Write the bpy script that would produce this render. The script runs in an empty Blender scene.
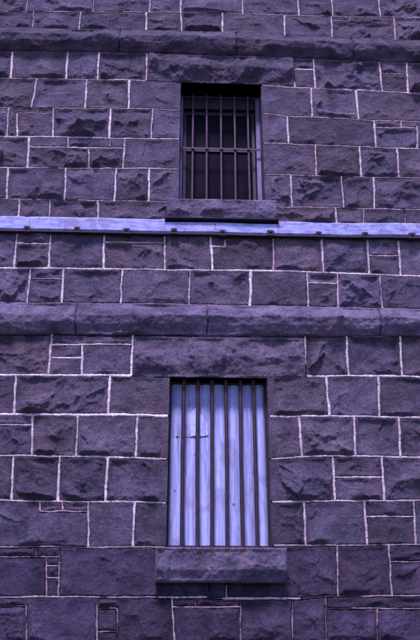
import bpy, math, random
import numpy as np
from mathutils import Vector, Matrix

scene = bpy.context.scene
COL = scene.collection
rng = np.random.RandomState(7)
random.seed(7)

# ------------------------------------------------------------------ camera
FPX, CX, CY = 800.0, 210.0, 320.0
PITCH, YAW, DIST, HC = math.radians(24.3), math.radians(2.0), 7.2, 4.6
Fv = np.array([math.sin(YAW)*math.cos(PITCH), math.cos(YAW)*math.cos(PITCH), math.sin(PITCH)])
Rv = np.array([math.cos(YAW), -math.sin(YAW), 0.0])
Uv = np.cross(Rv, Fv)
CAM = np.array([0, 0, HC]) - Fv*DIST

def W(px, py, Y=0.0):
    """photo position -> (X, Z) on the plane at depth Y of the real wall"""
    d = Fv + Rv*((px-CX)/FPX) + Uv*((CY-py)/FPX)
    t = (Y - CAM[1])/d[1]
    p = CAM + d*t
    return p[0], p[2]

cam_d = bpy.data.cameras.new('camera')
cam_d.sensor_fit = 'VERTICAL'; cam_d.sensor_height = 36.0; cam_d.sensor_width = 23.625
cam_d.lens = 36.0*FPX/640.0
cam_d.clip_start = 0.05; cam_d.clip_end = 3000
cam = bpy.data.objects.new('camera', cam_d); COL.objects.link(cam)
m = Matrix(((Rv[0], Uv[0], -Fv[0], CAM[0]), (Rv[1], Uv[1], -Fv[1], CAM[1]), (Rv[2], Uv[2], -Fv[2], CAM[2]), (0, 0, 0, 1)))
cam.matrix_world = m
scene.camera = cam

# ------------------------------------------------------------------ noise
def _hash(ix, iy, s):
    h = (ix.astype(np.int64)*374761393 + iy.astype(np.int64)*668265263 + s*1274126177) & 0x7fffffff
    h = ((h ^ (h >> 13))*1274126177) & 0x7fffffff
    h = (h ^ (h >> 16)) & 0xffff
    return h/65535.0

def vnoise(x, y, s):
    ix = np.floor(x); iy = np.floor(y); fx = x-ix; fy = y-iy
    fx = fx*fx*fx*(fx*(fx*6-15)+10); fy = fy*fy*fy*(fy*(fy*6-15)+10)
    a = _hash(ix, iy, s); b = _hash(ix+1, iy, s); c = _hash(ix, iy+1, s); d = _hash(ix+1, iy+1, s)
    return (a*(1-fx)+b*fx)*(1-fy) + (c*(1-fx)+d*fx)*fy - 0.5     # -0.5 .. 0.5

def fbm(x, y, s, octs=4, gain=.5):
    r = 0; a = 1.0
    for k in range(octs):
        c, sn = math.cos(.6*k+.3), math.sin(.6*k+.3)
        r = r + a*vnoise(x*c-y*sn, x*sn+y*c, s+k*17); x = x*2.03; y = y*2.03; a *= gain
    return r

def ridge(x, y, s, octs=4, gain=.55):
    r = 0; a = 1.0
    for k in range(octs):
        c, sn = math.cos(.9*k+.5), math.sin(.9*k+.5)
        r = r + a*(0.25-np.abs(vnoise(x*c-y*sn, x*sn+y*c, s+k*31))); x = x*2.07; y = y*2.07; a *= gain
    return r

def scallop(x, y, s, gr=.5):
    """shell-shaped fracture hollows with sharp ridges between them, unit cells"""
    ix = np.floor(x); iy = np.floor(y); out = np.full(np.shape(x), 9.0)
    for dx in (-1, 0, 1):
        for dy in (-1, 0, 1):
            cx = ix+dx; cy = iy+dy
            px = x-(cx+.1+.8*_hash(cx, cy, s)); py = y-(cy+.1+.8*_hash(cx, cy, s+1))
            a = 6.2832*_hash(cx, cy, s+2); g_ = gr*_hash(cx, cy, s+3)
            out = np.minimum(out, .55*(px*px+py*py)+.55*_hash(cx, cy, s+4)+g_*(np.cos(a)*px+np.sin(a)*py))
    return out

def sstep(a, b, x):
    t = np.clip((x-a)/(b-a), 0, 1); return t*t*(3-2*t)

# ------------------------------------------------------------------ materials
def new_mat(name):
    mt = bpy.data.materials.new(name); mt.use_nodes = True
    nt = mt.node_tree; nt.nodes.clear()
    out = nt.nodes.new('ShaderNodeOutputMaterial'); bs = nt.nodes.new('ShaderNodeBsdfPrincipled')
    nt.links.new(bs.outputs[0], out.inputs[0])
    return mt, nt, bs

class NB:
    def __init__(s, nt):
        s.nt = nt
        s.tc = nt.nodes.new('ShaderNodeTexCoord')
    def L(s, a, b): s.nt.links.new(a, b)
    def mapping(s, scale):
        mp = s.nt.nodes.new('ShaderNodeMapping'); mp.inputs['Scale'].default_value = scale
        s.L(s.tc.outputs['Object'], mp.inputs['Vector']); return mp.outputs[0]
    def noise(s, sc, det=4, rough=.55, scale3=(1, 1, 1), dist=0):
        n = s.nt.nodes.new('ShaderNodeTexNoise'); n.inputs['Scale'].default_value = sc
        n.inputs['Detail'].default_value = det; n.inputs['Roughness'].default_value = rough
        n.inputs['Distortion'].default_value = dist
        s.L(s.mapping(scale3), n.inputs['Vector']); return n.outputs[0]
    def voro(s, sc, scale3=(1, 1, 1), feat='F1'):
        n = s.nt.nodes.new('ShaderNodeTexVoronoi'); n.inputs['Scale'].default_value = sc; n.feature = feat
        s.L(s.mapping(scale3), n.inputs['Vector']); return n.outputs['Distance']
    def ramp(s, f, stops):
        r = s.nt.nodes.new('ShaderNodeValToRGB'); s.L(f, r.inputs[0])
        e = r.color_ramp.elements
        while len(e) < len(stops): e.new(.5)
        for k, (p, c) in enumerate(stops):
            e[k].position = p; e[k].color = (c, c, c, 1) if not hasattr(c, '__len__') else (*c, 1)
        return r.outputs[0]
    def mix(s, f, a, b, mode='MIX'):
        n = s.nt.nodes.new('ShaderNodeMix'); n.data_type = 'RGBA'; n.blend_type = mode
        for sock, v in ((n.inputs[0], f), (n.inputs[6], a), (n.inputs[7], b)):
            if isinstance(v, (int, float)): sock.default_value = v
            elif isinstance(v, tuple): sock.default_value = (*v, 1)
            else: s.L(v, sock)
        return n.outputs[2]
    def math(s, op, a, b=0.0):
        n = s.nt.nodes.new('ShaderNodeMath'); n.operation = op
        for sock, v in ((n.inputs[0], a), (n.inputs[1], b)):
            if isinstance(v, (int, float)): sock.default_value = v
            else: s.L(v, sock)
        return n.outputs[0]
    def attr(s, name):
        n = s.nt.nodes.new('ShaderNodeAttribute'); n.attribute_name = name; return n
    def bump(s, bs, h, strength, dist, prev=None):
        n = s.nt.nodes.new('ShaderNodeBump'); n.inputs['Strength'].default_value = strength
        n.inputs['Distance'].default_value = dist; s.L(h, n.inputs['Height'])
        if prev: s.L(prev, n.inputs['Normal'])
        s.L(n.outputs[0], bs.inputs['Normal']); return n.outputs[0]

def stone_material(name, tint=(1, 1, 1)):
    mt, nt, bs = new_mat(name); b = NB(nt)
    base_d = tuple(a*t for a, t in zip((.045, .039, .050), tint))
    base_l = tuple(a*t for a, t in zip((.175, .152, .172), tint))
    mott = b.noise(5, 6, .62)
    c = b.mix(b.ramp(mott, [(.3, 0.0), (.72, 1.0)]), base_d, base_l)
    # brown iron staining in soft patches
    st = b.noise(1.6, 5, .6, (1, 1, 1.4), .6)
    c = b.mix(b.math('MULTIPLY', b.ramp(st, [(.54, 0.0), (.72, 1.0)]), .55), c, (.150, .105, .085))
    # pale lime wash residue specks
    sp = b.noise(38, 4, .7)
    c = b.mix(b.math('MULTIPLY', b.ramp(sp, [(.60, 0.0), (.74, 1.0)]), .40), c, (.34, .29, .33))
    # fine dark vesicles
    vs = b.noise(120, 3, .6)
    c = b.mix(b.math('MULTIPLY', b.ramp(vs, [(.33, 1.0), (.46, 0.0)]), .45), c, (.035, .028, .042))
    gr = b.ramp(b.noise(150, 3, .75), [(.32, .45), (.5, 1.0), (.70, 1.75)])
    c = b.mix(.85, c, gr, 'MULTIPLY')
    gr2 = b.ramp(b.noise(55, 4, .7), [(.34, .62), (.5, 1.0), (.68, 1.4)])
    c = b.mix(.8, c, gr2, 'MULTIPLY')
    a = b.attr('tone')
    c = b.mix(1.0, c, a.outputs['Color'], 'MULTIPLY')
    b.L(c, bs.inputs['Base Color'])
    bs.inputs['Roughness'].default_value = .82
    bs.inputs['Specular IOR Level'].default_value = .3
    n1 = b.bump(bs, b.noise(24, 9, .74), .95, .022)
    b.bump(bs, b.noise(110, 5, .7), .8, .006, n1)
    return mt

def mortar_material():
    mt, nt, bs = new_mat('lime_pointing'); b = NB(nt)
    n = b.noise(9, 5, .65)
    c = b.mix(b.ramp(n, [(.35, 0.0), (.62, 1.0)]), (.54, .46, .37), (.92, .89, .72))
    c = b.mix(b.math('MULTIPLY', b.ramp(b.noise(75, 5, .75), [(.38, 1.0), (.54, 0.0)]), .75), c, (.20, .13, .14))
    c = b.mix(1.0, c, b.attr('tone').outputs['Color'], 'MULTIPLY')
    b.L(c, bs.inputs['Base Color']); bs.inputs['Roughness'].default_value = .9
    b.bump(bs, b.noise(70, 6, .7), .9, .008)
    return mt

def paint_material(name, col, dirt, streak_scale, amount=.6, spots=True, patch=None):
    mt, nt, bs = new_mat(name); b = NB(nt)
    s1 = b.noise(6, 6, .65, streak_scale)
    c = b.mix(b.math('MULTIPLY', b.ramp(s1, [(.42, 0.0), (.70, 1.0)]), amount), col, dirt)
    s2 = b.noise(26, 5, .6, streak_scale)
    c = b.mix(b.math('MULTIPLY', b.ramp(s2, [(.50, 0.0), (.68, 1.0)]), .35), c, tuple(v*.75 for v in dirt))
    s3 = b.noise(3.1, 6, .62, (2.2, 1, 1.2), .8)
    c = b.mix(b.math('MULTIPLY', b.ramp(s3, [(.52, 0.0), (.62, 1.0)]), .5), c, tuple(v*w for v, w in zip(dirt, (1.25, 1.0, .8))))
    if spots:
        v = b.voro(9, (1, 1, .7)); w = b.noise(30, 3)
        f = b.ramp(b.math('ADD', v, b.math('MULTIPLY', w, .25)), [(.17, 1.0), (.21, 0.0)])
        c = b.mix(f, c, (.05, .04, .05))
    c = b.mix(1.0, c, b.attr('tone').outputs['Color'], 'MULTIPLY')
    b.L(c, bs.inputs['Base Color']); bs.inputs['Roughness'].default_value = .6
    n = b.bump(bs, s2, .3, .004)
    b.bump(bs, b.noise(90, 4), .25, .003, n)
    return mt

def iron_material(name, a, bcol, rough=.6):
    mt, nt, bs = new_mat(name); b = NB(nt)
    c = b.mix(b.ramp(b.noise(22, 6, .7), [(.35, 0.0), (.68, 1.0)]), a, bcol)
    b.L(c, bs.inputs['Base Color']); bs.inputs['Roughness'].default_value = rough
    bs.inputs['Metallic'].default_value = .15
    b.bump(bs, b.noise(110, 5, .65), .6, .003)
    return mt

M_STONE = stone_material('bluestone')
M_STONE_SILL = stone_material('dressed_bluestone', (1.12, 1.14, 1.18))
M_MORTAR = mortar_material()
M_BOARD = paint_material('weathered_pale_paint', (.39, .48, .74), (.13, .13, .21), (1.6, 1, 6), .95)
M_SHUT = paint_material('shutter_paint', (.50, .63, .85), (.19, .21, .36), (7, 1, .3), .88)
M_FRAME = paint_material('frame_paint', (.21, .21, .31), (.08, .07, .10), (8, 1, .6), .8, False)
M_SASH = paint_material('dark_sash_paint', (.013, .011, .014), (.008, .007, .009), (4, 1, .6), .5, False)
M_BAR = iron_material('rusted_bar_iron', (.050, .030, .040), (.11, .062, .068))
M_BAR_DARK = iron_material('dark_bar_iron', (.022, .013, .017), (.060, .030, .030))
M_BLACK = iron_material('black_iron', (.022, .018, .024), (.05, .035, .042), .7)
mt, nt, bs = new_mat('dusty_glass'); b = NB(nt)
b.L(b.mix(b.ramp(b.noise(5, 5, .6), [(.4, 0.0), (.75, 1.0)]), (.004, .003, .005), (.012, .010, .015)), bs.inputs['Base Color'])
bs.inputs['Roughness'].default_value = .35; bs.inputs['Specular IOR Level'].default_value = .05
M_GLASS = mt
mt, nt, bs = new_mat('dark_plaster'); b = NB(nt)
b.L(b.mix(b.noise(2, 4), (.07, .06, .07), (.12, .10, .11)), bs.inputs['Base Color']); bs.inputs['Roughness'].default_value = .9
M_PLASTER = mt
mt, nt, bs = new_mat('asphalt'); b = NB(nt)
c = b.mix(b.noise(.6, 5), (.040, .038, .042), (.065, .06, .065))
c = b.mix(b.math('MULTIPLY', b.ramp(b.voro(70), [(.1, 1.0), (.4, 0.0)]), .4), c, (.11, .10, .11))
b.L(c, bs.inputs['Base Color']); bs.inputs['Roughness'].default_value = .9
b.bump(bs, b.voro(70), .5, .01)
M_ASPH = mt

# ------------------------------------------------------------------ mesh helpers
def mesh_obj(name, verts, faces, mat, parent=None, tone=None, smooth=False):
    me = bpy.data.meshes.new(name)
    verts = np.asarray(verts, dtype=np.float32).reshape(-1, 3)
    if isinstance(faces, np.ndarray):
        n = len(faces)
        me.vertices.add(len(verts)); me.vertices.foreach_set('co', verts.ravel())
        me.loops.add(n*4); me.loops.foreach_set('vertex_index', faces.astype(np.int32).ravel())
        me.polygons.add(n); me.polygons.foreach_set('loop_start', np.arange(0, n*4, 4, dtype=np.int32))
        me.polygons.foreach_set('loop_total', np.full(n, 4, dtype=np.int32))
        me.update(calc_edges=True)
    else:
        me.from_pydata([tuple(v) for v in verts.tolist()], [], faces)
    me.validate()
    ca = me.color_attributes.new('tone', 'FLOAT_COLOR', 'POINT')
    if tone is None: t = np.ones((len(verts), 4), dtype=np.float32)
    else:
        t = np.ones((len(verts), 4), dtype=np.float32); t[:, :3] = tone
    ca.data.foreach_set('color', t.ravel())
    if smooth: me.polygons.foreach_set('use_smooth', np.ones(len(me.polygons), dtype=bool))
    me.materials.append(mat)
    o = bpy.data.objects.new(name, me); COL.objects.link(o)
    if parent is not None: o.parent = parent
    return o

def add_ring(mb, x0, x1, y0, y1, z0, z1, l, r, bt, tp):
    k = len(mb.v); c = .003
    for (dx0, dx1, dz0, dz1, y) in ((0, 0, 0, 0, y1), (0, 0, 0, 0, y0+c), (c, c, c, c, y0), (l-c, r-c, bt-c, tp-c, y0), (l, r, bt, tp, y0+c), (l, r, bt, tp, y1)):
        for (x, z) in ((x0+dx0, z0+dz0), (x1-dx1, z0+dz0), (x1-dx1, z1-dz1), (x0+dx0, z1-dz1)):
            mb.v.append((x, y, z)); mb.t.append(1.0)
    for q in range(6):
        for j in range(4):
            a, b_ = k+q*4+j, k+q*4+(j+1) % 4; q2 = (q+1) % 6
            mb.f.append([a, b_, k+q2*4+(j+1) % 4, k+q2*4+j])

class MB:
    """collects simple solids into one mesh"""
    def __init__(s): s.v = []; s.f = []; s.t = []
    def box(s, x0, x1, y0, y1, z0, z1, tone=1.0, bev=.003):
        b = min(bev, (x1-x0)*.3, (y1-y0)*.3, (z1-z0)*.3); n = len(s.v)
        P = []
        for (ax, ay, az) in ((1, 0, 0), (0, 1, 0), (0, 0, 1)):
            for sx in (0, 1):
                for sy in (0, 1):
                    for sz in (0, 1):
                        P.append(((x0 if sx == 0 else x1)+(b if sx == 0 else -b)*(1-ax),
                                  (y0 if sy == 0 else y1)+(b if sy == 0 else -b)*(1-ay),
                                  (z0 if sz == 0 else z1)+(b if sz == 0 else -b)*(1-az)))
        idx = lambda a, sx, sy, sz: n+a*8+sx*4+sy*2+sz
        s.v += P; s.t += [tone]*24
        F = []
        for sx in (0, 1): F.append([idx(0, sx, 0, 0), idx(0, sx, 1, 0), idx(0, sx, 1, 1), idx(0, sx, 0, 1)][::(-1 if sx == 0 else 1)])
        for sy in (0, 1): F.append([idx(1, 0, sy, 0), idx(1, 1, sy, 0), idx(1, 1, sy, 1), idx(1, 0, sy, 1)][::(1 if sy == 0 else -1)])
        for sz in (0, 1): F.append([idx(2, 0, 0, sz), idx(2, 1, 0, sz), idx(2, 1, 1, sz), idx(2, 0, 1, sz)][::(-1 if sz == 0 else 1)])
        for sx in (0, 1):
            for sy in (0, 1): F.append([idx(0, sx, sy, 0), idx(0, sx, sy, 1), idx(1, sx, sy, 1), idx(1, sx, sy, 0)])
        for sx in (0, 1):
            for sz in (0, 1): F.append([idx(0, sx, 0, sz), idx(0, sx, 1, sz), idx(2, sx, 1, sz), idx(2, sx, 0, sz)])
        for sy in (0, 1):
            for sz in (0, 1): F.append([idx(1, 0, sy, sz), idx(1, 1, sy, sz), idx(2, 1, sy, sz), idx(2, 0, sy, sz)])
        for sx in (0, 1):
            for sy in (0, 1):
                for sz in (0, 1): F.append([idx(0, sx, sy, sz), idx(1, sx, sy, sz), idx(2, sx, sy, sz)])
        s.f += F
    def prism_x(s, prof, x0, x1, step=.25, wob=0.0, seed=0):
        """profile of (y, z) points run along x, with a slight wobble"""
        n = max(2, int((x1-x0)/step)+1); base = len(s.v); k = len(prof)
        for i in range(n):
            x = x0+(x1-x0)*i/(n-1)
            dz = wob*float(vnoise(np.array([x*1.7]), np.array([seed*1.0]), 5)[0]); dy = wob*float(vnoise(np.array([x*2.3]), np.array([seed+9.0]), 6)[0])
            for (y, z) in prof: s.v.append((x, y+dy, z+dz)); s.t.append(1.0)
        for i in range(n-1):
            for j in range(k):
                a = base+i*k+j; b_ = base+i*k+(j+1) % k
                s.f.append([a, b_, b_+k, a+k])
        s.f.append([base+j for j in range(k)][::-1]); s.f.append([base+(n-1)*k+j for j in range(k)])
    def tube(s, x, y, z0, z1, r, seg=10, n=24, wob=.0015, seed=0):
        base = len(s.v)
        for i in range(n):
            z = z0+(z1-z0)*i/(n-1)
            rr = r*(1+.10*float(vnoise(np.array([z*9.]), np.array([seed*3.1]), 3)[0]))
            ox = wob*4*float(vnoise(np.array([z*1.2]), np.array([seed*7.7]), 8)[0])
            for j in range(seg):
                a = 2*math.pi*j/seg
                s.v.append((x+ox+rr*math.cos(a), y+rr*math.sin(a), z)); s.t.append(1.0)
        for i in range(n-1):
            for j in range(seg):
                a = base+i*seg+j; b_ = base+i*seg+(j+1) % seg
                s.f.append([a, b_, b_+seg, a+seg])
        s.f.append([base+j for j in range(seg)][::-1]); s.f.append([base+(n-1)*seg+j for j in range(seg)])
    def build(s, name, mat, parent=None, smooth=False):
        t = np.array(s.t, dtype=np.float32)
        if t.ndim == 1: t = np.repeat(t[:, None], 3, 1)
        return mesh_obj(name, np.array(s.v), s.f, mat, parent, t, smooth)

def tag(o, label=None, cat=None, group=None, kind=None):
    if label: o['label'] = label
    if cat: o['category'] = cat
    if group: o['group'] = group
    if kind: o['kind'] = kind
    return o

# ------------------------------------------------------------------ the setting
g = mesh_obj('ground', [(-600, -600, 0), (600, -600, 0), (600, 600, 0), (-600, 600, 0)], [[0, 1, 2, 3]], M_ASPH)
tag(g, kind='structure')

# ------------------------------------------------------------------ masonry layout, traced from the photo onto the wall plane
def PL(pts): # polyline in photo px -> bed function Z(X)
    q = [W(*p) for p in pts]
    xs = np.array([a[0] for a in q]); zs = np.array([a[1] for a in q]); sd = rng.randint(1000)
    return lambda X: np.interp(X, xs, zs) + .010*vnoise(np.asarray(X, dtype=float)*3.1, np.full(np.shape(X), sd*1.0), 11) + .006*vnoise(np.asarray(X, dtype=float)*14, np.full(np.shape(X), sd*1.0), 12)

BP = [
 [(7,12),(200,13),(330,17),(415,18)],                                    # 0
 [(7,29),(150,31),(220,33),(330,38),(420,42)],                           # 1 band top
 [(7,52),(148,53.5),(290,59),(420,64)],                                  # 2 band bottom
 [(7,79),(148,81),(180,82),(264,86),(290,88),(345,90),(420,94)],         # 3
 [(7,108),(150,109.5),(180,111),(264,114),(290,117),(330,118),(375,121),(420,122.5)],
 [(7,137),(110,138.5),(178,139.5),(266,144),(330,146),(380,148.5),(420,149.5)],
 [(7,168),(125,169),(178,169.5),(266,175),(320,176),(370,178),(420,178.5)],
 [(7,199.5),(150,202),(178,203.5),(266,207),(340,208),(420,210)],        # 7
 [(7,221),(166,223),(277,225),(420,229)],                                # 8 behind the board
 [(7,268.5),(150,270),(290,271.5),(420,276.5)],                          # 9
 [(7,303),(150,304.5),(290,307),(420,310)],                              # 10 band top
 [(7,334.5),(210,336),(420,337)],                                        # 11 band bottom
 [(7,375.4),(130,376),(169,377),(268,376.4),(420,377)],                  # 12
 [(7,414.6),(168,416),(268,416.4),(420,417.5)],                          # 13
 [(7,456),(80,457),(168,459.5),(268,459.5),(300,457),(420,457)],         # 14
 [(7,501),(168,503),(268,502.5),(300,501.5),(420,500.7)],                # 15
 [(7,547),(156,547),(285,546),(420,545)],                                # 16
 [(7,597),(155,597.5),(230,598),(290,600),(325,597),(420,595.5)],        # 17
 [(7,643),(420,642)],                                                    # 18
]
BEDS = [PL(p) for p in BP]
# strength of the bed mortar (0 none .. 1 bright) on the left and on the right
BSTR = [(.35,.3),(0,0),(.30,.35),(.45,.6),(.35,.4),(.6,.55),(.5,.35),(.3,.5),(0,0),(.8,.8),(.2,.2),(0,.15),(.9,.95),(1,.75),(.7,.7),(.55,.6),(.42,.35),(.5,.38),(.4,.4)]
# course: (top bed, bottom bed, joints (x top, x bottom, strength), flat sub joints (x0,x1,y,s), upright sub joints (x,y0,y1,s))
COURSES = [
 (0,1,[(33.9,32,.6),(80.7,79,.75),(146.4,146,.85),(180.7,182,.85),(222.5,222.5,.85),(284.4,284.5,.8),(331.4,332,.7),(394,395.5,.6)],[(331,350,21,.35),(350,394,23,.2)],[(349.5,17,21,.4)]),
 (2,3,[(12.5,10.7,.9),(68,66,.95),(99.3,97.5,.95),(147,146,.9),(293,295,.8),(313.5,315.3,.8),(379,382.5,.75),(406.5,408,.8)],[(293.5,314,69.8,.85),(379.5,407,74,.35)],[]),
 (3,4,[(37,31.5,.85),(87,85,.9),(129.3,128.6,.9),(311,312,.8),(355.7,358.6,.9)],[],[]),
 (4,5,[(8.8,7,.5),(53.6,53,.75),(110.7,109.3,1),(153,151,.8),(287,288.6,.8),(373.6,376,.9)],[(18.5,53,113.5,.5),(374,417,128,.5)],[(17.2,113.5,137,.8),(401,121,128,.6),(417,126,149,.6)]),
 (5,6,[(29.3,27.5,.85),(125,123,.7),(315.3,316.4,.8),(359.3,361.3,1),(397,398.6,.7)],[(29,125,147.5,.6)],[(68,138,147.5,.7),(110,138,147,.4),(89,147.5,168.5,.45)]),
 (6,7,[(8,7,.8),(66,64.3,.9),(116.3,114.3,.9),(149.5,148.5,.85),(290.7,292,.8),(341.4,343.6,.85),(373.6,374.3,.8)],[],[]),
 (7,8,[(19.6,18,.7),(50,48.6,.6),(97.5,98.4,.7),(335,337.3,.8),(363.6,363.6,.45),(405,405,.4)],[],[(363.6,209,221,.4)]),
 (8,9,[(17.6,14.3,.9),(51.4,49,.9),(104.6,103.5,.95),(164,165,.85),(209.6,212.5,1.25),(273.3,273,.55),(320.5,323.6,.95),(366,369.3,.9),(397.5,400.4,.8)],[(17,50,244,.85),(104.6,164,242.6,.7),(211,225,247,.9),(367.5,399,256,.6)],[(225,240,247.5,.9)]),
 (9,10,[(30.7,27,.8),(63.6,61.8,.85),(122.5,120.7,.95),(190,189,.5),(250.7,250,1.1),(306.8,308.3,.75),(337.3,338,.5),(380,382.5,.6)],[(30,63,279,.4),(307,337,283.5,.75)],[]),
 (11,12,[(52,48.3,.9),(133,131,.95),(305,305.8,.9),(346.6,348.6,.9),(400,402,1)],[(51,132.5,345,.85),(49.5,82,358.3,.85)],[(82,345,375,.85)]),
 (12,13,[(16,14.3,.8),(110,108,.95),(326,329.6,.9),(378.2,379.3,.7)],[],[]),
 (13,14,[(33.2,32,.85),(78,76,.8),(137.5,135.7,.85),(298.6,302,.75),(354,355.7,.8),(398.6,400.5,.8)],[(-10,33,425,.65)],[]),
 (14,15,[(13.6,11.8,.85),(60,58.2,.9),(108,105.4,.8),(332.5,335,.85),(381.6,384.2,.85)],[(333.5,383,477.5,.6)],[]),
 (15,16,[(135,133,.85),(303.9,305.7,.7),(364,367.2,.75),(413.6,415.7,.6)],[(40,88.4,511.4,.45),(365,414.5,516.8,.55)],[(40,502,511.4,.6),(62.5,502,511,.5),(88.4,502,547,.8)]),
 (16,17,[(59.5,58.5,.35),(337,338,.65),(388.6,392,.55)],[(-10,58.5,557,.42),(46,58.5,566,.45),(46,58.5,578,.5),(158,207,597.2,.95),(222,300,598.6,.85),(390,432,562,.35)],[(36,548,557,.4),(46.5,557,597,.4),(208,585,597,.6),(226.5,585,597,.7)]),
 (17,18,[(172,174.6,.75),(97,97,.35),(240,241,.25),(292.5,292.5,.15),(325.4,326,.4)],[(97,117,608.6,.3),(97,117,632,.25),(173,240,607,.6),(327,430,608.6,.35),(-10,27,606,.25)],[(117,608,642,.28),(26.5,606,642,.25),(196,599,607,.5),(377,608.6,642,.3)]),
]
XL, XR, ZT = -4.8, 5.0, 9.75
# openings (x0, x1, z0, z1)
def mean_x(pts): return sum(W(*p)[0] for p in pts)/len(pts)
def mean_z(pts): return sum(W(*p)[1] for p in pts)/len(pts)
LO = (mean_x([(168.6,378),(167.2,548)]), mean_x([(267.6,378),(271.8,548)]), mean_z([(168,550),(270,550.5)]), mean_z([(169,377.5),(267,378)]))
UP = (mean_x([(180.8,84),(178.4,204)]), mean_x([(261.5,86),(264.6,206)]), mean_z([(178,204),(264,205.5)]), mean_z([(181,83),(261,84.5)]))
print('LOWER', LO, 'UPPER', UP)
# blocks that replace wall facing (x0,x1,z0,z1)
U_LINT = (W(148.2,68)[0], W(293.5,72)[0], UP[3], mean_z([(148,54.5),(293,60)]))
L_LINT = (W(133.5,358)[0], W(304.6,360)[0], LO[3], mean_z([(133,337.5),(305,338.5)]))
U_SILL = (W(166.5,213,-.08)[0], W(276.8,214,-.08)[0], mean_z([(167,221.5),(277,223.5)]), UP[2])
L_SILL = (W(155.5,565,-.08)[0], W(286.3,565,-.08)[0], mean_z([(156,583),(287,584)]), LO[2])
print('sills', U_SILL, L_SILL)

# full joint list in wall coordinates
SEGS = []            # (xa, za, xb, zb, strength, kind)
course_cells = []    # (top fn, bottom fn, [(xt,xb)], [flat subs])
def bed_y(i, x): return np.interp(x, [p[0] for p in BP[i]], [p[1] for p in BP[i]])
for (ti, bi, js, hs, vs) in COURSES:
    J = []
    for (xt, xb, s) in js:
        a = W(xt, bed_y(ti, xt)); c = W(xb, bed_y(bi, xb))
        J.append((a[0], c[0])); SEGS.append((a[0], a[1], c[0], c[1], s, 'v'))
    zt = BEDS[ti]; zb = BEDS[bi]
    # beyond the frame
    x = W(-2, bed_y(ti, 7))[0]
    while x > XL:
        x -= random.uniform(.30, .72); z1, z0 = float(zt(np.array(x))), float(zb(np.array(x)))
        J.append((x, x+.004)); SEGS.append((x, z1, x+.004, z0, random.uniform(.5, .95), 'v'))
    x = W(424, bed_y(ti, 417))[0]
    while x < XR:
        x += random.uniform(.25, .70); z1, z0 = float(zt(np.array(x))), float(zb(np.array(x)))
        J.append((x, x-.004)); SEGS.append((x, z1, x-.004, z0, random.uniform(.5, .95), 'v'))
    H = []
    for (x0, x1, y, s) in hs:
        a = W(x0, y); c = W(x1, y+ (0.012*(x1-x0) if y < 300 else 0)); H.append((a[0], c[0], (a[1]+c[1])/2)); SEGS.append((a[0], a[1], c[0], c[1], s, 'h'))
    for (x, y0, y1, s) in vs:
        a = W(x, y0); c = W(x, y1); SEGS.append((a[0], a[1], c[0], c[1], s, 'v'))
    course_cells.append((zt, zb, J, H))
# courses above and below the frame
def flat_fn(z): return lambda X: np.full(np.shape(X), z) + .008*vnoise(np.asarray(X, dtype=float)*3.0, np.full(np.shape(X), z*9), 14)
def add_course(zt, zb):
    J = []; x = XL+random.uniform(.1, .6)
    while x < XR:
        z1, z0 = float(zt(np.array(x))), float(zb(np.array(x)))
        J.append((x, x)); SEGS.append((x, z1, x, z0, random.uniform(.4, .85), 'v')); x += random.uniform(.32, .72)
    course_cells.append((zt, zb, J, []))
extra_beds = []
prev = BEDS[0]; z = float(BEDS[0](np.array(0.)))
while z < ZT-.25:
    z += .37; f = flat_fn(min(z, ZT)); add_course(f, prev); extra_beds.append(f); prev = f
prev = BEDS[18]; z = float(BEDS[18](np.array(0.)))
n_low = 5
for k in range(n_low):
    f = flat_fn(z*(1-(k+1)/n_low)); add_course(prev, f)
    if k < n_low-1: extra_beds.append(f)
    prev = f

# bed segments
def in_rect(x, z, r, mrg=0.0): return r[0]-mrg < x < r[1]+mrg and r[2]-mrg < z < r[3]+mrg
bed_lines = []
for i, f in enumerate(BEDS):
    bed_lines.append((f, BSTR[i][0], BSTR[i][1]))
for f in extra_beds: bed_lines.append((f, .5, .5))
for f, sl, sr in bed_lines:
    xs = np.arange(XL, XR+.001, .05); zs = f(xs)
    for k in range(len(xs)-1):
        t = min(1, max(0, (xs[k]+.3)/.6))
        SEGS.append((xs[k], zs[k], xs[k+1], zs[k+1], sl*(1-t)+sr*t, 'b'))
BLOCKS = [U_LINT, L_LINT, U_SILL, L_SILL]
OPEN = [LO, UP]

# ------------------------------------------------------------------ the wall facing as one displaced mesh
def axis(lo, hi, f0, f1, fine, coarse, must):
    a = list(np.arange(lo, f0, coarse)) + list(np.arange(f0, f1, fine)) + list(np.arange(f1, hi, coarse)) + [hi]
    a = np.array(a)
    for mval in must:
        k = np.argmin(np.abs(a-mval)); a[k] = mval
    return np.unique(a)
fx0, fx1 = W(0, 0)[0]-.1, W(420, 0)[0]+.1
fz0, fz1 = W(210, 640)[1]-.1, W(210, 0)[1]+.1
AX = axis(XL, XR, fx0, fx1, .0062, .02, [LO[0], LO[1], UP[0], UP[1]])
AZ = axis(0.0, ZT, fz0, fz1, .0066, .02, [LO[2], LO[3], UP[2], UP[3]])
GX, GZ = np.meshgrid(AX, AZ)
print('grid', GX.shape)
JW = .0075
D = np.full(GX.shape, 9.0)
R = .14
wx = GX + .010*fbm(GX*16, GZ*16, 61, 3); wz = GZ + .010*fbm(GX*16, GZ*16, 77, 3)
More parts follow.
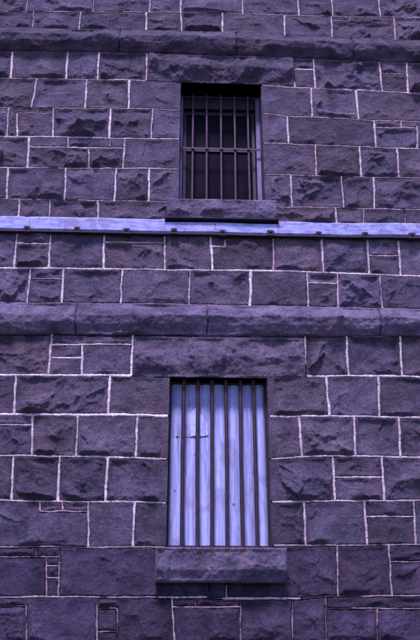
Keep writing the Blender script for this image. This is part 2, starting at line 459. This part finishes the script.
for (xa, za, xb, zb, s, k) in SEGS:
    i0, i1 = np.searchsorted(AZ, [min(za, zb)-R, max(za, zb)+R]); j0, j1 = np.searchsorted(AX, [min(xa, xb)-R, max(xa, xb)+R])
    if i1 <= i0 or j1 <= j0: continue
    px = wx[i0:i1, j0:j1]-xa; pz = wz[i0:i1, j0:j1]-za
    dx, dz = xb-xa, zb-za; L2 = dx*dx+dz*dz+1e-9
    t = np.clip((px*dx+pz*dz)/L2, 0, 1)
    d = np.hypot(px-t*dx, pz-t*dz)
    D[i0:i1, j0:j1] = np.minimum(D[i0:i1, j0:j1], d)

ID = np.zeros(GX.shape, dtype=np.int64)
for ci, (zt, zb, J, H) in enumerate(course_cells):
    mask = (GZ <= zt(GX)) & (GZ > zb(GX))
    ztm, zbm = zt(GX[0]), zb(GX[0])
    t = np.clip((GZ-zbm[None, :])/np.maximum(ztm-zbm, .01)[None, :], 0, 1)
    cnt = np.zeros(GX.shape, dtype=np.int64)
    for (xt, xb) in J: cnt += (GX > xb+(xt-xb)*t)
    cid = (ci+1)*400 + cnt
    for hi, (x0, x1, zz) in enumerate(H):
        cid += np.where((GX > x0) & (GX < x1) & (GZ > zz), 100*(hi % 3+1), 0)
    ID = np.where(mask, cid, ID)

uids, inv = np.unique(ID, return_inverse=True); inv = inv.reshape(GX.shape)
nid = len(uids); print('stones', nid)
cntv = np.bincount(inv.ravel()); cxs = np.bincount(inv.ravel(), GX.ravel())/cntv; czs = np.bincount(inv.ravel(), GZ.ravel())/cntv
r2 = np.random.RandomState(21)
rough = .32+.95*r2.uniform(0, 1, nid)**1.15; rough[(uids//400 >= 15) & (uids//400 <= 16)] *= .55
LX = GX-cxs[inv]+.05*fbm(GX*7, GZ*7, 5, 4); LZ = GZ-czs[inv]+.05*fbm(GX*7, GZ*7, 9, 4)
FH = np.full(GX.shape, 9.0)
for k in range(9):
    ang = r2.uniform(0, 2*math.pi, nid); gr = r2.uniform(.10, .80, nid)*rough; off = r2.uniform(.022, .062, nid)*(.55+.45*rough)
    FH = np.minimum(FH, off[inv]+gr[inv]*(np.cos(ang)[inv]*LX+np.sin(ang)[inv]*LZ))
FH = np.maximum(FH-.16*(GZ-czs[inv])*np.clip(rough[inv], .4, 1), .004)
nz = fbm(GX*9, GZ*9, 33, 5, .55)
wq = .22*fbm(GX*5, GZ*5, 45, 3); wr = .22*fbm(GX*5, GZ*5, 46, 3)
ang_ = r2.uniform(-.7, .7, nid)[inv]; sc_ = r2.uniform(.75, 1.3, nid)[inv]
ca_, sa_ = np.cos(ang_), np.sin(ang_)
QX = (LX*ca_-LZ*sa_)*sc_+inv*3.7; QZ = (LX*sa_+LZ*ca_)*sc_*1.5
S1 = scallop(QX*3.9+wq, QZ*3.9+wr, 600, 1.1)-.42
S2 = scallop(QX*12+1.5*wq, QZ*12+1.5*wr, 640, 1.1)-.42
fine_n = fbm(GX*38, GZ*38, 57, 4, .7)
HGT = np.minimum(FH, .003+np.maximum(D-JW, 0)*.35+np.maximum(D-.024, 0)*(.9+.6*nz))
edge = sstep(.012, .052, D)
HGT = HGT + edge*rough[inv]*(.008*nz + .105*(S1+.20) + .026*(S2+.1) - .12*np.clip(GZ-czs[inv], -.16, .16)) + (.0035+.0035*rough[inv])*fine_n*sstep(.005, .02, D)
HGT = HGT+.006*edge*rough[inv]
HGT = np.where(HGT < .010, .010+(HGT-.010)*.45, HGT)
HGT = np.where(D < JW+.002, -.006-.006*(1-D/JW), HGT)
# worked flat margins round the openings
def rect_dist(r):
    dx = np.maximum(np.maximum(r[0]-GX, GX-r[1]), 0); dz = np.maximum(np.maximum(r[2]-GZ, GZ-r[3]), 0)
    return np.hypot(dx, dz)
for r, mg in ((LO, .055), (UP, .05)):
    d = rect_dist(r); wv = sstep(mg-.006, mg+.03, d+.008*nz)
    HGT = np.where(d < .2, HGT*wv + (1-wv)*(.006+.003*fbm(GX*30, GZ*30, 71, 3) - .012*(D < JW)), HGT)
for r in BLOCKS:
    e = .006
    ins = (GX > r[0]+e) & (GX < r[1]-e) & (GZ > r[2]+e) & (GZ < r[3]-e)
    HGT = np.where(ins, -.035, HGT)
for (a, c) in ((1, 2), (10, 11)):
    HGT = np.where((GZ < BEDS[a](GX)-.01) & (GZ > BEDS[c](GX)+.01), -.035, HGT)

tb = r2.uniform(.70, 1.16, nid); th = r2.uniform(-1, 1, nid)
tone = np.stack([tb*(1+.055*th), tb*(1+.01*th), tb*(1-.06*th)], -1)[inv]
row = (uids//400)[inv]
tone = tone*np.where((row == 8) | (row == 9), 1.15, 1.0)[..., None]
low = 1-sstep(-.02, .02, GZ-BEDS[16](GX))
tone = tone*np.where(row == 14, .84, np.where(row == 13, .93, 1.0))[..., None]*(1-low[..., None]*np.array([.40, .45, .34]))  # lens falloff towards the bottom courses, painted into the stone tone
# dark rain streaks below the bands and sills
stk = np.clip(fbm(GX*11, GZ*.9, 401, 4, .6)+.12, 0, 1)*1.6
for (bt_, ln) in ((BEDS[2], .55), (BEDS[11], .6)):
    dd = bt_(GX)-GZ; tone = tone*(1-.55*stk*np.where(dd > 0, np.exp(-np.maximum(dd, 0)/ln*2), 0))[..., None]
for r_ in (U_SILL, L_SILL):
    dd = r_[2]-GZ; ins_ = sstep(r_[0]-.03, r_[0]+.05, GX)*(1-sstep(r_[1]-.05, r_[1]+.03, GX))
    tone = tone*(1-np.clip(.35+stk, 0, .75)*ins_*np.where(dd > 0, np.exp(-np.maximum(dd, 0)/.22), 0))[..., None]
# grime along the joints
tone = tone*(1-.22*np.exp(-(np.maximum(D-JW, 0)/.018)**2)*(fbm(GX*6, GZ*6, 91, 3)+.6))[..., None]
ny, nx = GX.shape
V = np.stack([GX, -HGT, GZ], -1).reshape(-1, 3)
idx = np.arange(ny*nx).reshape(ny, nx)
Fq = np.stack([idx[:-1, :-1], idx[:-1, 1:], idx[1:, 1:], idx[1:, :-1]], -1)
cxm = (GX[:-1, :-1]+GX[1:, 1:])/2; czm = (GZ[:-1, :-1]+GZ[1:, 1:])/2
keep = np.ones(cxm.shape, bool)
for r in OPEN: keep &= ~((cxm > r[0]) & (cxm < r[1]) & (czm > r[2]) & (czm < r[3]))
Fq = Fq[keep].reshape(-1, 4)
# reveals and the returns of the building, welded to the same mesh
extra_v = []; extra_f = []; extra_t = []
n0 = len(V)
def quad(a, b_, c, d, t=1.0):
    k = n0+len(extra_v); extra_v.extend([a, b_, c, d]); extra_t.extend([[t, t, t]]*4); extra_f.append([k, k+1, k+2, k+3])
DEP = .42
for r in OPEN:
    x0, x1, z0, z1 = r; y = -.0035
    nseg = 24
    for k in range(nseg):
        za, zb_ = z0+(z1-z0)*k/nseg, z0+(z1-z0)*(k+1)/nseg
        quad((x0, y, za), (x0, DEP, za), (x0, DEP, zb_), (x0, y, zb_)); quad((x1, DEP, za), (x1, y, za), (x1, y, zb_), (x1, DEP, zb_))
    quad((x0, y, z1), (x0, DEP, z1), (x1, DEP, z1), (x1, y, z1)); quad((x0, DEP, z0), (x0, y, z0), (x1, y, z0), (x1, DEP, z0))
BY = 5.0
quad((XL, 0, 0), (XL, 0, ZT), (XL, BY, ZT), (XL, BY, 0)); quad((XR, 0, 0), (XR, BY, 0), (XR, BY, ZT), (XR, 0, ZT))
quad((XL, BY, 0), (XL, BY, ZT), (XR, BY, ZT), (XR, BY, 0)); quad((XL, 0, ZT), (XR, 0, ZT), (XR, BY, ZT), (XL, BY, ZT))
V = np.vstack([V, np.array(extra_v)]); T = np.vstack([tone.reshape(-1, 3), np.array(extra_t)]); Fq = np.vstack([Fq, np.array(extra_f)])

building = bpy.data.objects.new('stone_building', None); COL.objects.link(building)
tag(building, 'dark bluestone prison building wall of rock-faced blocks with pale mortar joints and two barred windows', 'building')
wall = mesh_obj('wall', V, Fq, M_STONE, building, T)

# ------------------------------------------------------------------ pale pointing in the joints
def height_at(x, z):
    i = np.clip(np.searchsorted(AZ, z), 1, len(AZ)-1); j = np.clip(np.searchsorted(AX, x), 1, len(AX)-1)
    return HGT[i, j]
pv, pf, pt = [], [], []
def ribbon(xa, za, xb, zb, s, kind):
    if s <= .02: return
    L = math.hypot(xb-xa, zb-za); n = max(2, int(L/.009)+1)
    ts = np.linspace(0, 1, n); X = xa+(xb-xa)*ts; Z = za+(zb-za)*ts
    nxn, nzn = -(zb-za)/L, (xb-xa)/L
    if kind != 'b':
        w = .008*fbm(X*9+3, Z*9, 201, 2)*np.minimum(1, np.minimum(ts, 1-ts)*6); X = X+nxn*w; Z = Z+nzn*w
    base = {'v': .0100, 'h': .0092, 'b': .0106}[kind]
    nn = vnoise(X*22, Z*22, 210); lo_ = fbm(X*3.3, Z*3.3, 220, 3)
    hw = base*(.50+.62*s)*(1+.45*nn+.45*lo_+.6*vnoise(X*60, Z*60, 212))
    vis = s+.55*lo_
    hw = np.where(vis < .18, hw*.3, hw)
    sh = 0.22+.90*np.clip(s+.30*lo_, 0, 1.1)**1.3
    warm = np.clip(1-s, 0, 1)*.45
    hgt = .0080+.006*vnoise(X*40, Z*40, 230)+.003*s
    last = None
    for i in range(n):
        x, z = X[i], Z[i]
        if any(in_rect(x, z, r, .004) for r in OPEN+BLOCKS): last = None; continue
        k = len(pv)
        for q, (o, h) in enumerate(((-1, -.012), (-.82, hgt[i]*.85), (0, hgt[i]), (.82, hgt[i]*.85), (1, -.012))):
            jit = 1+.22*float(nn[i])*(1 if q < 2 else -1)
            pv.append((x+nxn*hw[i]*o*jit, -h, z+nzn*hw[i]*o*jit))
            pt.append((sh[i]*(1+warm*.3), sh[i]*(1-warm*.35), sh[i]*(1-warm*.25)))
        if last is not None:
            for q in range(4): pf.append([last+q, last+q+1, k+q+1, k+q])
        last = k
ZDIM = W(210, 540)[1]
for sg in SEGS:
    if sg[4] <= .02: continue
    mz = (sg[1]+sg[3])/2
    if mz < ZDIM and sg[4] < .8: sg = sg[:4]+(sg[4]*.78,)+sg[5:]
    ribbon(*sg)
pointing = mesh_obj('mortar_pointing', np.array(pv), np.array(pf), M_MORTAR, wall, np.array(pt), True)
tag(pointing, 'pale raised mortar lines between the dark blocks')

# ------------------------------------------------------------------ rock faced blocks: bands, lintels, sills
def rock_block(name, r, base, amp, seed, mat, parent, profile=None, joints=(), back=.05, res=.0075, edge_r=.03, follow=None, tonev=1.0, flat_top=0.0):
    x0, x1, z0, z1 = r
    xs = np.linspace(x0, x1, max(8, int((x1-x0)/res))); nzz = max(10, int((z1-z0)/res)); ts = np.linspace(0, 1, nzz)
    X, Tt = np.meshgrid(xs, ts)
    if follow: Z = follow[0](X)*(1-Tt)+follow[1](X)*Tt
    else: Z = z0+(z1-z0)*Tt
    hh = (z1-z0) if not follow else .28
    dz = np.minimum(Tt, 1-Tt)*hh; dx = np.minimum(X-x0, x1-X)
    n1 = fbm(X*7+seed, Z*7, seed, 5, .55); rg = ridge(X*4.2+seed, Z*6.5, seed+3, 5, .6)
    # facets along the length
    F = np.full(X.shape, 9.0)
    rr = np.random.RandomState(seed)
    cell = np.floor((X-x0)/.22+2*n1); 
    for k in range(7):
        cx = rr.uniform(x0, x1, max(1, int((x1-x0)/.5)))
        for c in cx:
            a = rr.uniform(0, 2*math.pi); gq = rr.uniform(.1, .5); off = rr.uniform(.6, 1.3)*amp
            pl = off+gq*(math.cos(a)*(X-c)*.5+math.sin(a)*(Z-(z0+z1)/2)) + np.maximum(np.abs(X-c)-.28, 0)*1.2
            F = np.minimum(F, pl+.012*n1)
    F = np.minimum(np.maximum(F, 0), amp*1.5)
    wq = .22*fbm(X*5, Z*5, seed+45, 3)
    rg = .10+1.2*(scallop(X*4.2+wq, Z*6.5-wq, seed+60, .9)-.42)+.32*(scallop(X*13+2*wq, Z*16, seed+64, .8)-.42)
    d = np.minimum(dz, dx)
    wtop = 1-flat_top*sstep(.45, .9, Tt)
    H = base + np.minimum(F*wtop, d*1.3) + sstep(0, edge_r, d)*wtop*amp*(.30*n1+1.1*(rg-.1)) + .006*fbm(X*38, Z*38, seed+8, 4, .6)
    if profile is not None: H = H+profile(Tt)
    H = H-.010*(1-sstep(0, .016, d))
    tn = np.full(X.shape, tonev)*(1+.25*fbm(X*1.7, Z*3, seed+50, 3))
    for jx in joints:
        q = np.abs(X-jx+.010*fbm(Z*12, X*0+jx, 3, 2)); H = H-.024*(1-sstep(.003, .011, q)); tn = tn*(1-.5*(1-sstep(.003, .008, q)))
        sd = vnoise(np.full(1, jx*9), np.full(1, 3.), 4)[0]; tn = np.where(X > jx, tn*(1+.16*sd), tn)
    ny_, nx_ = X.shape
    VV = np.stack([X, -H, Z], -1).reshape(-1, 3); idn = np.arange(ny_*nx_).reshape(ny_, nx_)
    FF = np.stack([idn[:-1, :-1], idn[:-1, 1:], idn[1:, 1:], idn[1:, :-1]], -1).reshape(-1, 4)
    TT = np.repeat(tn.reshape(-1, 1), 3, 1)
    # skirts running back into the wall
    rings = [idn[0, :], idn[::-1, 0], idn[-1, ::-1], idn[:, -1]]
    VVl = [VV]; FFl = [FF]; TTl = [TT]; base_n = len(VV)
    for rg_ in rings:
        bk = VV[rg_].copy(); bk[:, 1] = back; mid = VV[rg_].copy(); mid[:, 1] = VV[rg_][:, 1]*.5
        n = len(rg_); b0 = base_n; VVl += [mid, bk]; TTl += [TT[rg_]]*2
        a = rg_[:-1]; a2 = rg_[1:]; m0 = b0+np.arange(n-1); m1 = m0+1; k0 = b0+n+np.arange(n-1); k1 = k0+1
        FFl += [np.stack([a2, a, m0, m1], -1), np.stack([m1, m0, k0, k1], -1)]; base_n += 2*n
    return mesh_obj(name, np.vstack(VVl), np.vstack(FFl), mat, parent, np.vstack(TTl))

def band_profile(P):
    def f(t):   # weathered slope on top, full in the middle, undercut below
        return P*np.interp(t, [0, .10, .28, .52, .78, 1], [.12, .42, .80, 1, .62, .15])
    return f
jl = [W(77,320)[0], W(207,320)[0], W(378.5,322)[0], W(-120,320)[0], W(520,320)[0], W(-260,320)[0], W(660,320)[0]]
ju = [W(-60,42)[0], W(120,42)[0], W(236,45)[0], W(352,48)[0], W(470,50)[0]]
s1 = rock_block('string_course', (XL, XR, 0, .3), .012, .042, 301, M_STONE, building, band_profile(.105), ju, follow=(BEDS[2], BEDS[1]), tonev=.78)
tag(s1, 'projecting rough stone band above the upper window')
s2 = rock_block('string_course', (XL, XR, 0, .3), .012, .042, 333, M_STONE_SILL, building, band_profile(.105), jl, follow=(BEDS[11], BEDS[10]), tonev=1.35)
tag(s2, 'projecting rough stone band between the two windows')
l1 = rock_block('lintel', U_LINT, .008, .046, 411, M_STONE, building, lambda t: .055*np.interp(t, [0, .2, .5, 1], [.05, .45, 1, .5]), back=.40, tonev=.92)
tag(l1, 'rough stone lintel over the upper window')
l2 = rock_block('lintel', L_LINT, .006, .040, 437, M_STONE, building, lambda t: .045*np.interp(t, [0, .2, .5, 1], [.10, .55, 1, .4]), back=.40, tonev=1.2)
tag(l2, 'rough stone lintel over the lower window')
p1 = rock_block('window_sill', U_SILL, .080, .020, 503, M_STONE_SILL, building, lambda t: .025*np.interp(t, [0, .35, 1], [-.4, .7, 1]), back=.20, tonev=1.5)
tag(p1, 'stone sill of the upper window')
p2 = rock_block('window_sill', L_SILL, .120, .024, 541, M_STONE_SILL, building, lambda t: .04*np.interp(t, [0, .35, 1], [-.9, .5, 1]), back=.20, tonev=1.45)
tag(p2, 'stone sill of the lower window')
def rust(o, xs, zt, tint=(1.15, .62, .42), w=.018, ln=.10):
    me = o.data; n = len(me.vertices); co = np.empty(n*3, np.float32); me.vertices.foreach_get('co', co); co = co.reshape(-1, 3)
    cl = np.empty(n*4, np.float32); ca = me.color_attributes['tone']; ca.data.foreach_get('color', cl); cl = cl.reshape(-1, 4)
    for k, x in enumerate(xs):
        L_ = ln*(.6+.8*((k*37) % 11)/11)
        f = np.exp(-((co[:, 0]-x-.01*np.sin(co[:, 2]*40+k))/w)**2)*np.exp(-np.maximum(zt-co[:, 2], 0)/L_)*.8
        for q in range(3): cl[:, q] *= 1-f*(1-tint[q]*.8)
    ca.data.foreach_set('color', cl.ravel())
rust(p2, [W(px, 548, .1)[0] for px in (182.2, 197.2, 211.7, 226.7, 241.7, 256.8)], L_SILL[3])
rust(p1, [W(px, 203, .1)[0] for px in (191.9, 206.4, 221, 235.6, 249.7)], U_SILL[3])
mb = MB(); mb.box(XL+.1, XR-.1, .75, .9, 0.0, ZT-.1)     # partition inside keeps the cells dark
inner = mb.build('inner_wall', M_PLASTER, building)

# ------------------------------------------------------------------ upper window
x0, x1, z0, z1 = UP
yb = .17     # bar plane
yf = .23
mb = MB()
add_ring(mb, x0+.002, x1-.002, yf-.03, yf+.09, z0+.002, z1-.002, .026, .044, .012, .008)
uw = mb.build('window', M_FRAME, building)
tag(uw, 'open looking dark upper window with five iron bars and one crossbar')
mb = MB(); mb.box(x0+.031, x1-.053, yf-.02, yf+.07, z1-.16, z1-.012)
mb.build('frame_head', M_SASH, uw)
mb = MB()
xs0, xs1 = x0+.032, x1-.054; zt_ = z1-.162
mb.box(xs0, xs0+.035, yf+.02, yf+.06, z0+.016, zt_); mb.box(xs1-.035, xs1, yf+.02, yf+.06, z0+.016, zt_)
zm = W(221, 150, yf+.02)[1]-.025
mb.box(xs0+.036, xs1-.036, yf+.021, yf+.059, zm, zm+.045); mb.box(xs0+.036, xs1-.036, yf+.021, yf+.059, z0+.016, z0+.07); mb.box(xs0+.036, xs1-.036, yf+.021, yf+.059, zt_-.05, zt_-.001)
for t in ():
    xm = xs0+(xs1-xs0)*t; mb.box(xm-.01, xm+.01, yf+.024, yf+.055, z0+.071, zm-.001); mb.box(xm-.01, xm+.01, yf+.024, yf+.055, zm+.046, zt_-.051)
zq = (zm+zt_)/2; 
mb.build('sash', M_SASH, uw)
mb = MB(); mb.box(xs0+.01, xs1-.01, yf+.036, yf+.042, z0+.02, zt_-.01)
mb.build('pane', M_GLASS, uw)
def bar_x(pts, Y): return sum(W(px, py, Y)[0] for px, py in pts)/len(pts)
UB = [[(193.4,95),(191.9,200)],[(207,95),(206.4,200)],[(221.3,95),(221,200)],[(234.5,95),(235.6,200)],[(247.6,95),(249.7,200)]]
for k, pts in enumerate(UB):
    mb = MB(); mb.tube(bar_x(pts, yb), yb, z0-.01, z1+.02, .0125, 10, 30, .0012, k)
    mb.build('bar', M_BAR, uw, True)
zc = (W(181,149,yb)[1]+W(261,151,yb)[1])/2
mb = MB(); mb.box(x0-.01, x1+.01, yb-.020, yb-.013, zc-.014, zc+.014)
for pts in UB:
    xx = bar_x(pts, yb); mb.box(xx-.018, xx+.018, yb-.026, yb-.0205, zc-.011, zc+.011)
mb.build('crossbar', M_BAR_DARK, uw)

# ------------------------------------------------------------------ lower window
x0, x1, z0, z1 = LO
yb = .070; ys = .135
mb = MB()
add_ring(mb, x0+.002, x1-.002, ys-.02, ys+.06, z0+.002, z1-.002, .010, .012, .052, .014)
lw = mb.build('window', M_BAR_DARK, building)
tag(lw, 'lower window closed by pale blue boards behind six iron bars')
LB = [[(183.7,392),(182.2,545)],[(198,392),(197.2,545)],[(212,392),(211.7,545)],[(226.3,392),(226.7,545)],[(240.9,392),(241.7,545)],[(254.8,392),(256.8,545)]]
bx = [bar_x(p, yb) for p in LB]
for k, xx in enumerate(bx):
    mb = MB(); mb.tube(xx, yb, z0-.015, z1+.02, .0160, 10, 60, .0022, 20+k)
    mb.build('bar', M_BAR_DARK, lw, True)
# boarding: vertical boards, each slightly different in depth and tone, with a split rail line
def bow(mb, a, c, y, zb, zt, tone, seed):
    """one bowed vertical board: arched across its width, slightly warped along its height, ragged ends"""
    n, q = 26, 9; k0 = len(mb.v)
    for i in range(n):
        z = zb+(zt-zb)*i/(n-1); wv = .004*float(vnoise(np.array([z*2.1]), np.array([seed*3.3]), 70)[0])
        for j in range(q):
            u = j/(q-1)*2-1; zz = z
            if i in (0, n-1): zz += .006*float(vnoise(np.array([u*2.5+seed*5]), np.array([i*1.0]), 71)[0])
            mb.v.append((a+(c-a)*j/(q-1), y+.022*abs(u)**2.2-.004+wv, zz)); mb.t.append(tuple(v*(1-.40*abs(u)**3) for v in tone))  # shade in the folds between boards is painted into the tone
    for i in range(n-1):
        for j in range(q-1):
            p = k0+i*q+j; mb.f.append([p, p+1, p+q+1, p+q])
    k1 = len(mb.v)
    for z in (zb, zt):
        for x in (a, c): mb.v.append((x, y+.034, z)); mb.t.append(tone)
    mb.f.append([k1, k1+1]+[k0+j for j in range(q)][::-1]); mb.f.append([k1+3, k1+2]+[k0+(n-1)*q+j for j in range(q)])
    mb.f.append([k1+2, k1]+[k0+i*q for i in range(n)]); mb.f.append([k1+1, k1+3]+[k0+i*q+q-1 for i in range(n)][::-1]); mb.f.append([k1+1, k1, k1+2, k1+3])
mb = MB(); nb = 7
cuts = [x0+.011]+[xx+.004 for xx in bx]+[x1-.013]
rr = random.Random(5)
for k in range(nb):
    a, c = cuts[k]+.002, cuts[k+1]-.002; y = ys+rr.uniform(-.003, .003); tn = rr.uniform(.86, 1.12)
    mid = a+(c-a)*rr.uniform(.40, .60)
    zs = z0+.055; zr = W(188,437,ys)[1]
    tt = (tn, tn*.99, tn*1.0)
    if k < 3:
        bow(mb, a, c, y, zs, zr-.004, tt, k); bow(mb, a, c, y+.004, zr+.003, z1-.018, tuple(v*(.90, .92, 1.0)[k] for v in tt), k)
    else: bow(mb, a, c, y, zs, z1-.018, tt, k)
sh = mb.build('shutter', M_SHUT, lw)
tag(sh, 'pale blue-white weathered vertical boards')
# spot of sunlight painted as brighter thin plates on the second and third board
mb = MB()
def poly_plate(pts, Y, th):
    ds = []
    for i_, p_ in enumerate(pts):
        q_ = pts[(i_+1) % len(pts)]
        for t_ in (0, .25, .5, .75): ds.append((p_[0]+(q_[0]-p_[0])*t_+rr.uniform(-.45, .45), p_[1]+(q_[1]-p_[1])*t_+rr.uniform(-.7, .7)))
    q = [W(px, py, Y) for px, py in ds]; n = len(q); k = len(mb.v)
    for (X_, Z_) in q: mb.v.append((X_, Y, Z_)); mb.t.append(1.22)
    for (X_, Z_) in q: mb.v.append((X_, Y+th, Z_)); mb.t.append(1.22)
    mb.f.append([k+i for i in range(n)])
    for i in range(n): mb.f.append([k+i, k+n+i, k+n+(i+1) % n, k+(i+1) % n])
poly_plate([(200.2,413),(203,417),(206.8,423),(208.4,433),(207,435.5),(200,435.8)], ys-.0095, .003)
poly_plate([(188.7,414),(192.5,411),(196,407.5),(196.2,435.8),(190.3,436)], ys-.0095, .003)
pt_ = mb.build('sunlit_patch', M_SHUT, lw)
tag(pt_, 'spot of sunlight painted as a brighter ragged patch on the boards near the top left')

# ------------------------------------------------------------------ pale ledger board with iron brackets running across the wall
PADZ = .012
ztl = PADZ+mean_z([(10,218.3),(150,219.3),(300,222.3),(415,226.3)]); zbl = -PADZ*.6+mean_z([(10,231.5),(150,233.5),(300,236.5),(415,240.3)])
ledger = bpy.data.objects.new('ledger_board', None); COL.objects.link(ledger)
tag(ledger, 'long pale blue-white weathered board fixed across the wall under the upper window sill', 'board')
PR = .062
xa, xc = U_SILL[0]-.012, U_SILL[1]+.012
def prof(zt, zb): return [(-.008, zt), (-PR, zt-.045), (-PR, zb+.012), (-PR+.012, zb), (-.004, zb)][::-1]
zs_b = U_SILL[2]-.030
BYW = -.016
def off(pr): return [(y+0.0, z) for y, z in pr]
for nm, a, c, zt in (('board', XL+.02, xa-.002, ztl), ('board', xa, xc, zs_b), ('board', xc+.002, XR-.02, ztl)):
    mb = MB()
    if zt == ztl: pr = prof(zt, zbl)
    else: pr = [(-.004, zbl), (-PR+.012, zbl), (-PR, zbl+.012), (-PR, zt-.012), (-.008, zt)]
    mb.prism_x(pr, a, c, .05, .010, 4)
    o = mb.build(nm, M_BOARD, ledger)
# dark drip batten below
mb = MB(); mb.prism_x([(-.004, zbl-.016), (-PR+.006, zbl-.016), (-PR+.006, zbl-.001), (-.004, zbl-.001)], XL+.02, XR-.02, .12, .006, 4)
mb.build('drip_batten', M_BLACK, ledger)
# lead apron bent round the underside of the sill
mb = MB(); e = .004
mb.box(U_SILL[0]-.014, U_SILL[1]+.014, -.100, -.004, U_SILL[2]-.017, U_SILL[2]-.006)
mb.box(U_SILL[0]-.016, U_SILL[0]-.004, -.096, -.006, U_SILL[2]-.005, U_SILL[2]+.075)
mb.box(U_SILL[1]+.004, U_SILL[1]+.016, -.096, -.006, U_SILL[2]-.005, U_SILL[2]+.045)
mb.build('apron', M_BLACK, ledger)
def make_bracket():
    mb = MB()
    mb.box(-.030, .030, -PR-.018, -PR-.004, zbl-.010, zbl+.028, bev=.004)
    mb.box(-.030, .030, -PR-.004, -.004, zbl-.030, zbl-.0175, bev=.003)
    mb.box(-.036, .036, -PR-.0175, -PR+.004, zbl-.032, zbl-.0105, bev=.003)
    mb.box(-.012, .012, -PR-.027, -PR-.0185, zbl+.002, zbl+.024, bev=.005)
    return mb.build('bracket', M_BLACK, ledger)
bx0 = [(27,229),(77,230),(126.5,231),(174,232),(222.5,234),(270.5,234.5),(318.5,234),(365,235.5),(412,237.5)]
br = make_bracket()
pos = [W(px, py, -PR)[0] for px, py in bx0]
stp = (pos[-1]-pos[0])/8
pos += [pos[0]-stp*k for k in (1, 2)] + [pos[-1]+stp*k for k in (1, 2)]
for k, X_ in enumerate(pos):
    o = br if k == 0 else br.copy()
    if k: COL.objects.link(o); o.parent = ledger
    o.location.x = X_; o.location.z = .004*math.sin(k*2.7); o.scale = (1+.12*math.sin(k*4.1), 1, 1)

# ------------------------------------------------------------------ light
world = bpy.data.worlds.new('World'); scene.world = world; world.use_nodes = True
nt = world.node_tree; nt.nodes.clear()
out = nt.nodes.new('ShaderNodeOutputWorld'); bg = nt.nodes.new('ShaderNodeBackground'); sky = nt.nodes.new('ShaderNodeTexSky')
sky.sky_type = 'NISHITA'; sky.sun_disc = False
SUN_EL, SUN_AZ = math.radians(61), math.radians(12)      # azimuth measured from straight out of the wall, towards the left
sky.sun_elevation = SUN_EL; sky.sun_rotation = math.radians(180)+SUN_AZ
sky.air_density = 1.2; sky.dust_density = .6; sky.ozone_density = 3.0
nt.links.new(sky.outputs[0], bg.inputs[0]); bg.inputs[1].default_value = .06
nt.links.new(bg.outputs[0], out.inputs[0])
sd = bpy.data.lights.new('sun', 'SUN'); sd.energy = 1.5; sd.angle = math.radians(10); sd.color = (1, .93, .88)
so = bpy.data.objects.new('sun', sd); COL.objects.link(so)
dirv = Vector((-math.sin(SUN_AZ)*math.cos(SUN_EL), -math.cos(SUN_AZ)*math.cos(SUN_EL), math.sin(SUN_EL)))   # towards the sun
so.rotation_euler = dirv.to_track_quat('Z', 'Y').to_euler(); so.location = (-3, -8, 12)

scene.view_settings.view_transform = 'Standard'; scene.view_settings.look = 'None'
scene.view_settings.exposure = 1.36; scene.view_settings.gamma = 1
scene.view_settings.use_curve_mapping = False
scene.view_settings.use_white_balance = True
scene.view_settings.white_balance_temperature = 5450; scene.view_settings.white_balance_tint = 73
scene.cycles.max_bounces = 6
